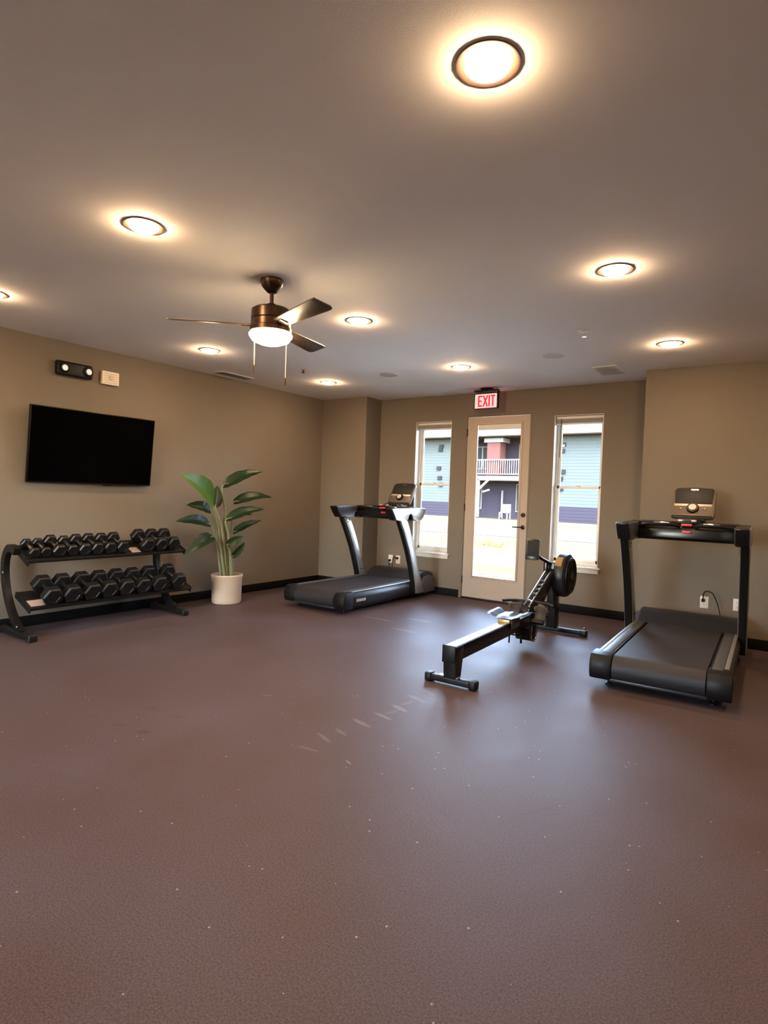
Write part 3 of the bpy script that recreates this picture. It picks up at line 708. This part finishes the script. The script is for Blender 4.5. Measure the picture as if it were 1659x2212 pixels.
    pc += [(-.182, hh-.05), (-.184, .05), (-.176, .012), (-.15, 0), (.15, 0), (.176, .012), (.184, .05), (.182, hh-.05)]
    co = link('console', B().prism(pc, 'y', -.012, .035, .008, M=MC), M_con, t)
    link('display_screen', B().prism([(-.150, hh-.020), (-.165, hh-.045), (-.155, .152), (.155, .152), (.165, hh-.045), (.150, hh-.020), (0, hh-.010)], 'y', -.0165, -.008, .001, M=MC), M_consc, co)
    link('control_strip', B().box(-.158, .158, -.0165, -.008, .122, .146, .002, M=MC), M_constr, co)
    link('console_lip', B().box(-.165, .165, -.035, -.010, .004, .024, .006, M=MC), M_con, co)
    dl = link('dial', B().lathe([(0, -.01), (.052, -.01), (.052, .016), (.047, .022), (.030, .022), (0, .022)], 32, MC @ Matrix.Translation((0, -.012, .098)) @ Matrix.Rotation(rad(90), 4, 'X')), M_blk, co)
    link('dial_cap', B().lathe([(.032, .018), (.033, .027), (.029, .031), (0, .032)], 32, MC @ Matrix.Translation((0, -.012, .098)) @ Matrix.Rotation(rad(90), 4, 'X')), M_cream, co)
    for x in (-.10, .10):
        link('console_button', B().box(x-.018, x+.018, -.0165, -.010, .083, .105, .003, M=MC), MATS['console_bronze'], co)
        link('button_mark', B().box(x-.005, x+.005, -.0185, -.0155, .089, .099, .001, M=MC), M_cream, co)
    TM = MC @ Matrix.Translation((0, -.0175, hh-.033)) @ Matrix.Rotation(rad(90), 4, 'X')
    text_obj('brand_lettering', 'intenza', .022, .0006, M_chr, co, TM)
    # side lettering on the right hand beam
    sb = [o for o in t.children if o.name.startswith('side_beam')]
    TM = Matrix.Translation((.4475, .33, .150)) @ Matrix.Rotation(rad(90), 4, 'Z') @ Matrix.Rotation(rad(90), 4, 'X')
    text_obj('brand_lettering', 'intenza', .062, .0012, M_cream, sb[-1], TM, .25)
    return t
TG = 'treadmills facing the door wall'
T1 = treadmill(); T1.location = (-4.48, 5.05, 0)
T1['label'] = 'black and silver treadmill in the left corner, before the left window'; T1['group'] = TG
T2 = dup(T1, (-.745, 4.42, 0), rad(1.7), 'black treadmill at the right wall, its console screen facing the camera', TG)
# power cords
def cord(parent, pts, plug):
    inv = (Matrix.Translation(parent.location) @ Matrix.Rotation(parent.rotation_euler.z, 4, 'Z')).inverted()
    c = link('power_cord', B().tube([inv @ Vector(p) for p in smooth_path(pts, 6)], .0055, 10), M_blk, parent)
    b = B().box(-.014, .014, -.020, .016, -.016, .016, .005)
    for v in b.bm.verts: v.co = inv @ (v.co + Vector(plug))
    link('plug', b, M_blk, c)
cord(T2, [(-.722, 6.595, .418), (-.72, 6.575, .44), (-.715, 6.565, .49), (-.69, 6.56, .515), (-.64, 6.555, .50), (-.60, 6.55, .43), (-.575, 6.545, .35), (-.555, 6.51, .27), (-.55, 6.49, .23)], (-.722, YR-.026, .416))
cord(T1, [(-4.835, 7.10, .40), (-4.83, 7.085, .39), (-4.825, 7.09, .36), (-4.82, 7.095, .25), (-4.79, 7.10, .15)], (-4.835, YB-.026, .40))
cord(T1, [(-4.705, 7.10, .44), (-4.72, 7.08, .455), (-4.75, 7.08, .45), (-4.77, 7.09, .38), (-4.76, 7.10, .2)], (-4.705, YB-.026, .44))

# ------------------------------------------------------------------ rowing machine
rw = thing('rowing_machine', 'black air rowing machine with a glossy seat rail and round flywheel', 'rowing machine', (-1.99, 3.77, 0), rad(.7))
rf = link('rear_foot', B().box(-.190, .190, -.030, .030, .012, .058, .010, 3), M_blkmet, rw)
link('end_cap', B().box(-.205, -.150, -.036, .036, 0, .066, .012, 3), M_rub, rf); link('end_cap', B().box(.150, .205, -.036, .036, 0, .066, .012, 3), M_rub, rf)
link('foot_plate', B().box(-.100, .060, -.024, .024, .058, .063, .002), M_silrail, rf)
link('rear_leg', B().prism([(-.030, .055), (.055, .055), (.085, .21), (.085, .285), (-.045, .285), (-.045, .23)], 'x', -.050, .050, .006), M_blkgl, rw)
# seat rail, rising very slightly
def railz(y): return .288 + .010*y
rp = [(-.050, .178), (1.45, .195), (1.45, railz(1.45)), (-.050, .288)]
rl = link('seat_rail', B().prism(rp, 'x', -.048, .048, .006), M_blkgl, rw)
link('rail_track', B().prism([(-.052, .2875), (1.45, railz(1.45)-.0005), (1.45, railz(1.45)+.004), (-.052, .292)], 'x', -.040, .040, .001), M_silrail, rl)
link('end_stop', B().box(-.052, .052, -.058, -.046, .172, .298, .005), M_blk, rl)
# seat with carriage
b = B(); NX, NY = 16, 8; V = {}
for i in range(NX+1):
    for j in range(NY+1):
        u, v = -1+2*i/NX, -1+2*j/NY
        dz = .016*abs(u)**1.3 - .020*math.exp(-((abs(u)-.42)/.28)**2) + .010*max(0, v)**2 - .014*math.exp(-(u/.18)**2)*max(0, -v) - (.010 if abs(u) > .98 or abs(v) > .98 else 0)
        x = u*.172*(1-.06*v*v - .10*max(0, -v)); y = 1.045 + v*.120 - .02*abs(u)*(-v)
        V[i, j] = b.bm.verts.new((x, y, .365+dz))
for i in range(NX):
    for j in range(NY): b.bm.faces.new((V[i, j], V[i+1, j], V[i+1, j+1], V[i, j+1]))
bmesh.ops.solidify(b.bm, geom=b.bm.faces[:], thickness=.034)
st = link('seat', b, M_rub if False else mat('seat_pad', (.03, .03, .033), .28), rw, 50)
link('seat_carriage', B().box(-.068, .068, .955, 1.135, .305, .328, .006).box(-.066, -.054, .96, 1.13, .250, .310, .003).box(.054, .066, .96, 1.13, .250, .310, .003), M_gry, st)
cp = link('carriage_plate', B().box(-.055, .055, .925, .956, .300, .330, .005), M_amber, st); cp['label'] = 'bronze coloured plate'
# foot stretcher
for s in (-1, 1):
    MF = Matrix.Translation((s*.125, 1.50, .305)) @ Matrix.Rotation(rad(-40), 4, 'X')
    fp = link('footrest', B().box(-.052, .052, -.012, .008, -.110, .125, .008, M=MF), M_dgry, rw)
    link('heel_cup', B().prism([(-.055, -.115), (.055, -.115), (.050, -.075), (-.050, -.075)], 'y', -.045, -.010, .006, M=MF), M_blk, fp)
    link('foot_strap', B().tube([MF @ Vector(p) for p in smooth_path([(-.056, .0, .03), (-.050, -.050, .035), (0, -.072, .038), (.050, -.050, .035), (.056, .0, .03)], 5)], .013, 8, flat=.35), mat('strap_web', (.12, .085, .055), .7), fp)
link('footrest_axle', B().tube([(-.19, 1.52, .30), (.19, 1.52, .30)], .014, 14), M_dgry, rw)
# neck: pair of chrome rods and sloping main tube up to the flywheel
nk = link('neck_frame', B().prism([(1.38, .20), (1.42, .33), (2.12, .66), (2.18, .58), (1.60, .215)], 'x', -.036, .036, .006), M_blkgl, rw)
for x in (-.026, .026): link('guide_rod', B().tube([(x, 1.46, .372), (x, 2.02, .640)], .0075, 10), M_chr, nk)
lad = B()
for k in range(4): lad.box(-.026, .026, 1.66+.07*k, 1.675+.07*k, .455+.034*k, .470+.034*k, .002)
link('guide_bracket', lad, M_gry, nk)
# pull handle
hd = link('pull_handle', B().tube(smooth_path([(-.255, 1.50, .385), (-.16, 1.555, .395), (0, 1.58, .398), (.16, 1.555, .395), (.235, 1.50, .385)], 4), .014, 12), M_blk, rw)
link('handle_clamp', B().box(-.03, .03, 1.565, 1.60, .382, .414, .006), M_chr, hd)
# under rail block with wire bracket
ub = link('under_rail_block', B().prism([(1.30, .20), (1.52, .215), (1.50, .08), (1.44, .060), (1.34, .085)], 'x', -.05, .085, .010), M_blk, rw)
link('wire_bracket', B().tube(smooth_path([(.095, 1.36, .215), (.098, 1.34, .12), (.098, 1.38, .075), (.098, 1.46, .08), (.097, 1.50, .215)], 5), .006, 8), M_chr, ub)
link('fold_lever', B().tube([(-.02, 1.12, .19), (-.025, 1.13, .09)], .007, 8).tube([(.03, 1.28, .20), (.02, 1.30, .06)], .010, 8).tube([(-.02, 1.13, .165), (.03, 1.28, .13)], .006, 8), M_blk, rw)
# front column, foot
link('front_column', B().prism([(-.052, .05), (.050, .05), (.040, .62), (.020, .72), (-.045, .72)], 'y', 2.16, 2.28, .010), M_blkgl, rw)
ffm = link('front_foot', B().box(-.330, .340, 2.185, 2.255, .012, .058, .010, 3), M_blkmet, rw)
link('end_cap', B().box(-.345, -.28, 2.180, 2.260, 0, .064, .012, 3), M_rub, ffm); link('end_cap', B().box(.29, .355, 2.180, 2.260, 0, .064, .012, 3), M_rub, ffm)
link('transport_wheel', B().lathe([(0, -.012), (.026, -.012), (.030, -.006), (.030, .006), (.026, .012), (0, .012)], 20, Matrix.Translation((.315, 2.262, .055)) @ Matrix.Rotation(rad(90), 4, 'Y')), M_gry, ffm)
# flywheel housing (drum about the x axis)
DM = Matrix.Translation((.075, 2.32, .585)) @ Matrix.Rotation(rad(90), 4, 'Y')
fw_ = link('flywheel_cage', B().lathe([(0, -.062), (.16, -.062), (.205, -.056), (.222, -.042), (.226, -.01), (.226, .012), (.218, .040), (.198, .056), (.15, .066), (.05, .070), (0, .070)], 56, DM), M_dgry, rw)
gr = B()
for k in range(7):
    r = .06+.020*k; gr.lathe([(r-.003, .064), (r-.003, .0725), (r+.003, .0725), (r+.003, .064)], 48, DM)
for k in range(24):
    a = 2*pi*k/24; gr.tube([DM @ Vector((.05*cos(a), .05*sin(a), .072)), DM @ Vector((.185*cos(a), .185*sin(a), .066))], .0022, 6)
link('cage_grille', gr, M_blk, fw_)
link('hub_cap', B().lathe([(.045, .062), (.043, .078), (0, .080)], 28, DM), M_blkgl, fw_)
# curved sticker on the rim facing the seat
b = B(); ra = [rad(a) for a in (196, 204, 212, 220, 228)]
sk = B()
for i in range(6):
    pass
pts_ = []
for i in range(9):
    a = rad(122 + 30*i/8)   # angle in the yz plane measured from +y
    pts_.append((2.32 + .2275*cos(a), .585 + .2275*sin(a)))
V = [[sk.bm.verts.new((x, p[0], p[1])) for p in pts_] for x in (.028, .098)]
for i in range(8): sk.bm.faces.new((V[0][i], V[0][i+1], V[1][i+1], V[1][i]))
bmesh.ops.solidify(sk.bm, geom=sk.bm.faces[:], thickness=.001)
o = link('rim_sticker', sk, M_amber, fw_); o['label'] = 'glossy bronze band'
# monitor on its arm
ma = link('monitor_arm', B().tube(smooth_path([(-.02, 2.20, .68), (-.03, 2.12, .72), (-.07, 1.98, .775), (-.10, 1.90, .83)], 4), .016, 12).box(-.07, -.035, 2.08, 2.14, .55, .74, .006), M_blkgl, rw)
MMn = Matrix.Translation((-.115, 1.875, .862)) @ Matrix.Rotation(rad(6), 4, 'Z') @ Matrix.Rotation(rad(-6), 4, 'X')
mn = link('monitor', B().prism(rrect(.130, .205, .010), 'y', -.016, .016, .004, M=MMn), M_blkgl, rw)
link('monitor_screen', B().box(-.050, .050, -.0185, -.014, -.070, .085, .001, M=MMn), mat('lcd_grey', (.022, .021, .019), .6, spec=.1), mn)

# ------------------------------------------------------------------ outdoors
def ground(name, x0, x1, y0, y1, z, m, lab, cat):
    o = link(name, B().box(x0, x1, y0, y1, z-.1, z), m, None, 0); o['kind'] = 'structure'; return o
M_grass = mat('dry_grass', (0.029, 0.028, 0.0165), .95, spec=0., noise=.30, nscale=2.2, bump=.6, bscale=30)
M_conc = mat('concrete', (0.06, 0.058, 0.055), .9, spec=0., noise=.06, nscale=3)
M_refl = mat('reflector_concrete', (0.72, 0.7, 0.67), .9, spec=0., noise=.05, nscale=3)  # kept very pale so the unseen slab reflects daylight indoors
M_asph = mat('asphalt', (0.024, 0.023, 0.0235), .9, spec=0., noise=.08, nscale=2)
M_side = mat('pale_siding', (0.03, 0.036, 0.0363), .7, spec=0.)
M_purp = mat('plum_siding', (0.0142, 0.013, 0.0185), .7, spec=0.)
M_gutter = mat('fascia_tan', (0.045, 0.034, 0.027), .7, spec=0.)
M_wht = mat('exterior_white', (0.072, 0.07, 0.068), .6, spec=0.)
M_brick = mat('rosy_brick', (0.044, 0.02, 0.0185), .8, spec=0., noise=.2, nscale=6)
M_owin = mat('exterior_window', (0.012, 0.015, 0.017), .4, spec=0.)
def ext(x0, x1, y0, y1, z0, z1, name, m): return ground(name, x0, x1, y0, y1, z1, m, '', '')
link('lawn', B().box(-80, 60, YB+T, 120, -.30, -.06).box(-80, 60, -60, YS-T, -.30, -.06), M_grass, None, 0)['kind'] = 'structure'
link('patio_reflector', B().box(-11, 4, YB+T, YB+T+2.3, -.20, -.04), M_refl, None, 0)['kind'] = 'structure'  # out of view, works as a reflector that lifts the ceiling
pth = B(); pth.prism([(-40, 12.6), (30, 11.0), (30, 13.6), (-40, 15.4)], 'z', -.20, -.045)
link('sidewalk', pth, M_conc, None, 0)['kind'] = 'structure'
pth = B(); pth.prism([(-80, 16.2), (-8, 20.4), (60, 20.8), (60, 28.2), (-80, 28.2)], 'z', -.20, -.04)
link('road', pth, M_asph, None, 0)['kind'] = 'structure'
link('far_sidewalk', B().box(-80, 60, 33.2, 35.6, -.20, -.02), M_conc, None, 0)['kind'] = 'structure'
# siding grooves
def siding(b, x0, x1, y0, y1, z0, z1, step=.2):
    z = z0
    while z < z1-.01:
        zt = min(z+step, z1)
        b.prism([(y0, z), (y0+.015, zt), (y1, zt), (y1, z)], 'x', x0, x1)
        z = zt
    return b
BY = 38.
bl = thing('apartment_building', 'two storey apartment building across the road with pale siding and a plum lower storey', 'building', (-16.5, BY, 0))
O = Vector((-16.5, BY, 0))
def bx(*a):  # world -> local
    x0, x1, y0, y1, z0, z1 = a; return (x0+16.5, x1+16.5, y0-BY, y1-BY, z0, z1)
b = B(); siding(b, *bx(-45, -20.2, BY, BY+9, .95, 5.55)); siding(b, *bx(-13.7, 12, BY, BY+9, .95, 5.55)); link('pale_siding', b, M_side, bl, 0)
b = B(); siding(b, *bx(-45, -20.2, BY-.05, BY+9, -.1, .95)); siding(b, *bx(-13.7, 12, BY-.05, BY+9, -.1, .95)); siding(b, *bx(-20.2, -13.7, BY+1.6, BY+9, -.1, 5.5)); link('plum_siding', b, M_purp, bl, 0)
link('balcony_floor', B().box(*bx(-20.2, -13.7, BY-.6, BY+1.6, 2.55, 2.85)), M_wht, bl)
b = B(); b.box(*bx(-20.2, -13.7, BY-.6, BY-.52, 3.92, 4.0)); b.box(*bx(-20.2, -13.7, BY-.6, BY-.52, 2.95, 3.02))
x = -20.15
while x < -13.7: b.box(*bx(x, x+.05, BY-.58, BY-.54, 2.95, 3.95)); x += .16
link('balcony_railing', b, M_wht, bl)
link('brick_pier', B().box(*bx(-17.7, -16.75, BY-.45, BY+.5, 2.85, 5.3)), M_brick, bl)
link('pier_cap', B().box(*bx(-17.9, -16.5, BY-.55, BY+.6, 5.15, 5.45)), M_wht, bl)
for x in (-18.3,): link('porch_post', B().box(*bx(x, x+.16, BY-.6, BY-.44, 0, 2.6)), M_wht, bl)
link('porch_post', B().box(*bx(-17.3, -17.18, BY+1.3, BY+1.42, 0, 1.9)), M_wht, bl)
br = B()
for s in (-1, 1): br.tube([(-18.22+16.5, -.52, 1.9), (-18.22+16.5+s*.75, -.52, 2.6)], .09, 8)
br.tube([(-17.9+16.5, -.5, 1.75), (-17.4+16.5, -.5, 1.9)], .07, 8)
link('post_brace', br, M_wht, bl)
for (x0, x1, z0, z1) in ((-19.6, -18.3, 3.5, 5.0), (-16.1, -14.6, 2.9, 5.1), (-16.2, -14.8, .5, 2.3), (-19.7, -19.0, .6, 2.2)):
    f = link('building_window', B().box(*bx(x0-.08, x1+.08, BY+1.5, BY+1.6, z0-.08, z1+.08)).box(*bx((x0+x1)/2-.05, (x0+x1)/2+.05, BY+1.44, BY+1.5, z0, z1)), M_wht, bl)
    link('building_pane', B().box(*bx(x0, x1, BY+1.46, BY+1.5, z0, z1)), M_owin, f)
b = B()
for (x, z) in ((-21.55, 5.0), (-21.6, 4.75), (-21.7, 3.4), (-21.6, 2.7), (-21.5, 2.2), (-12.55, 4.95), (-12.6, 4.55), (-12.5, 3.2), (-12.65, 2.75), (-12.6, 2.1)): b.box(*bx(x-.16, x+.16, BY-.12, BY+.02, z-.13, z+.13))
link('wall_vents', b, mat('vent_cover', (.010, .011, .012), .6, spec=0.), bl)
roof = B(); roof.prism([(-1.0, 5.5), (-1.0, 5.75), (5, 8.2), (11, 5.75), (11, 5.5)], 'x', -28.9, 28.9)
link('roof', roof, M_gutter, bl)
link('gutter', B().box(-28.9, 28.9, -1.12, -1.0, 5.55, 5.78), M_wht, bl)
# garden chair on the porch
ch = thing('patio_chair', 'white garden chair on the porch across the road, seen through the door', 'chair', (-15.9, BY-1.2, -.02))
link('seat', B().box(-.3, .3, -.28, .28, .40, .45, .01), M_wht, ch)
link('backrest', B().box(-.3, .3, .24, .29, .45, .98, .01), M_wht, ch)
for sx in (-.27, .27):
    for sy in (-.25, .25): link('leg', B().box(sx-.03, sx+.03, sy-.03, sy+.03, 0, .42), M_wht, ch)
# clumps of weeds on the near lawn
rnd = random.Random(3)
def clump(x, y, lab):
    b = B()
    for k in range(26):
        a = rnd.uniform(0, 2*pi); r = rnd.uniform(0, .35); h = rnd.uniform(.08, .22)
        px, py = r*cos(a), r*sin(a)
        b.tube([(px, py, 0), (px+.03*cos(a), py+.03*sin(a), h*.6), (px+.09*cos(a), py+.09*sin(a), h)], [.012, .009, .002], 4)
    o = link('grass_clump', b, mat('dry_weed', (.05, .045, .018), .9, spec=0.)); o.location = (x, y, -.06); tag(o, lab, 'grass clump', 'weeds on the near lawn', 'stuff')
for (x, y) in ((-6.4, 16.5), (-7.0, 15.9), (-7.6, 16.2), (-6.0, 17.0)): clump(x, y, 'dry weeds on the lawn beyond the sidewalk, seen through the door')

# ------------------------------------------------------------------ light
wd = bpy.data.worlds.new('World'); sc.world = wd; wd.use_nodes = True; nt = wd.node_tree
bg = nt.nodes['Background']; sky = nt.nodes.new('ShaderNodeTexSky'); sky.sky_type = 'NISHITA'; sky.sun_disc = False
sky.sun_elevation = rad(42); sky.sun_rotation = rad(150); sky.air_density = 1.; sky.dust_density = 1.5; sky.ozone_density = 1.
hs_ = nt.nodes.new('ShaderNodeHueSaturation'); hs_.inputs['Saturation'].default_value = .80
nt.links.new(sky.outputs[0], hs_.inputs['Color']); nt.links.new(hs_.outputs[0], bg.inputs[0]); bg.inputs[1].default_value = 5.0
sl = bpy.data.lights.new('sun', 'SUN'); sl.energy = 70; sl.angle = rad(.6); sl.color = (1., .95, .86)
so = bpy.data.objects.new('sun', sl); C.objects.link(so)
sd = Vector((.90, -.04, .90)).normalized()   # towards the sun
so.rotation_euler = (-sd).to_track_quat('-Z', 'Y').to_euler(); so.location = (10, -10, 20)

# ------------------------------------------------------------------ camera
yaw, pit, rol, hc = .609272134, -.0302015558, .0337421529, 1.36026835
fv = Vector((-sin(yaw)*cos(pit), cos(yaw)*cos(pit), sin(pit))); rv = Vector((cos(yaw), sin(yaw), 0)); uv_ = rv.cross(fv)
r2 = rv*cos(rol)+uv_*sin(rol); u2 = -rv*sin(rol)+uv_*cos(rol)
cam = bpy.data.cameras.new('camera'); co = bpy.data.objects.new('camera', cam); C.objects.link(co)
cam.sensor_fit = 'HORIZONTAL'; cam.sensor_width = 36; cam.lens = 1277.02188/1659*36; cam.clip_start = .05; cam.clip_end = 500
Mx = Matrix((( r2.x, u2.x, -fv.x, 0), (r2.y, u2.y, -fv.y, 0), (r2.z, u2.z, -fv.z, hc), (0, 0, 0, 1)))
co.matrix_world = Mx
sc.camera = co

sc.view_settings.view_transform = 'Standard'; sc.view_settings.look = 'None'; sc.view_settings.gamma = 1
sc.view_settings.exposure = 0.84; sc.view_settings.use_curve_mapping = False
sc.cycles.use_denoising = True; sc.cycles.max_bounces = 10; sc.cycles.diffuse_bounces = 6; sc.cycles.transparent_max_bounces = 12
sc.cycles.sample_clamp_indirect = 6
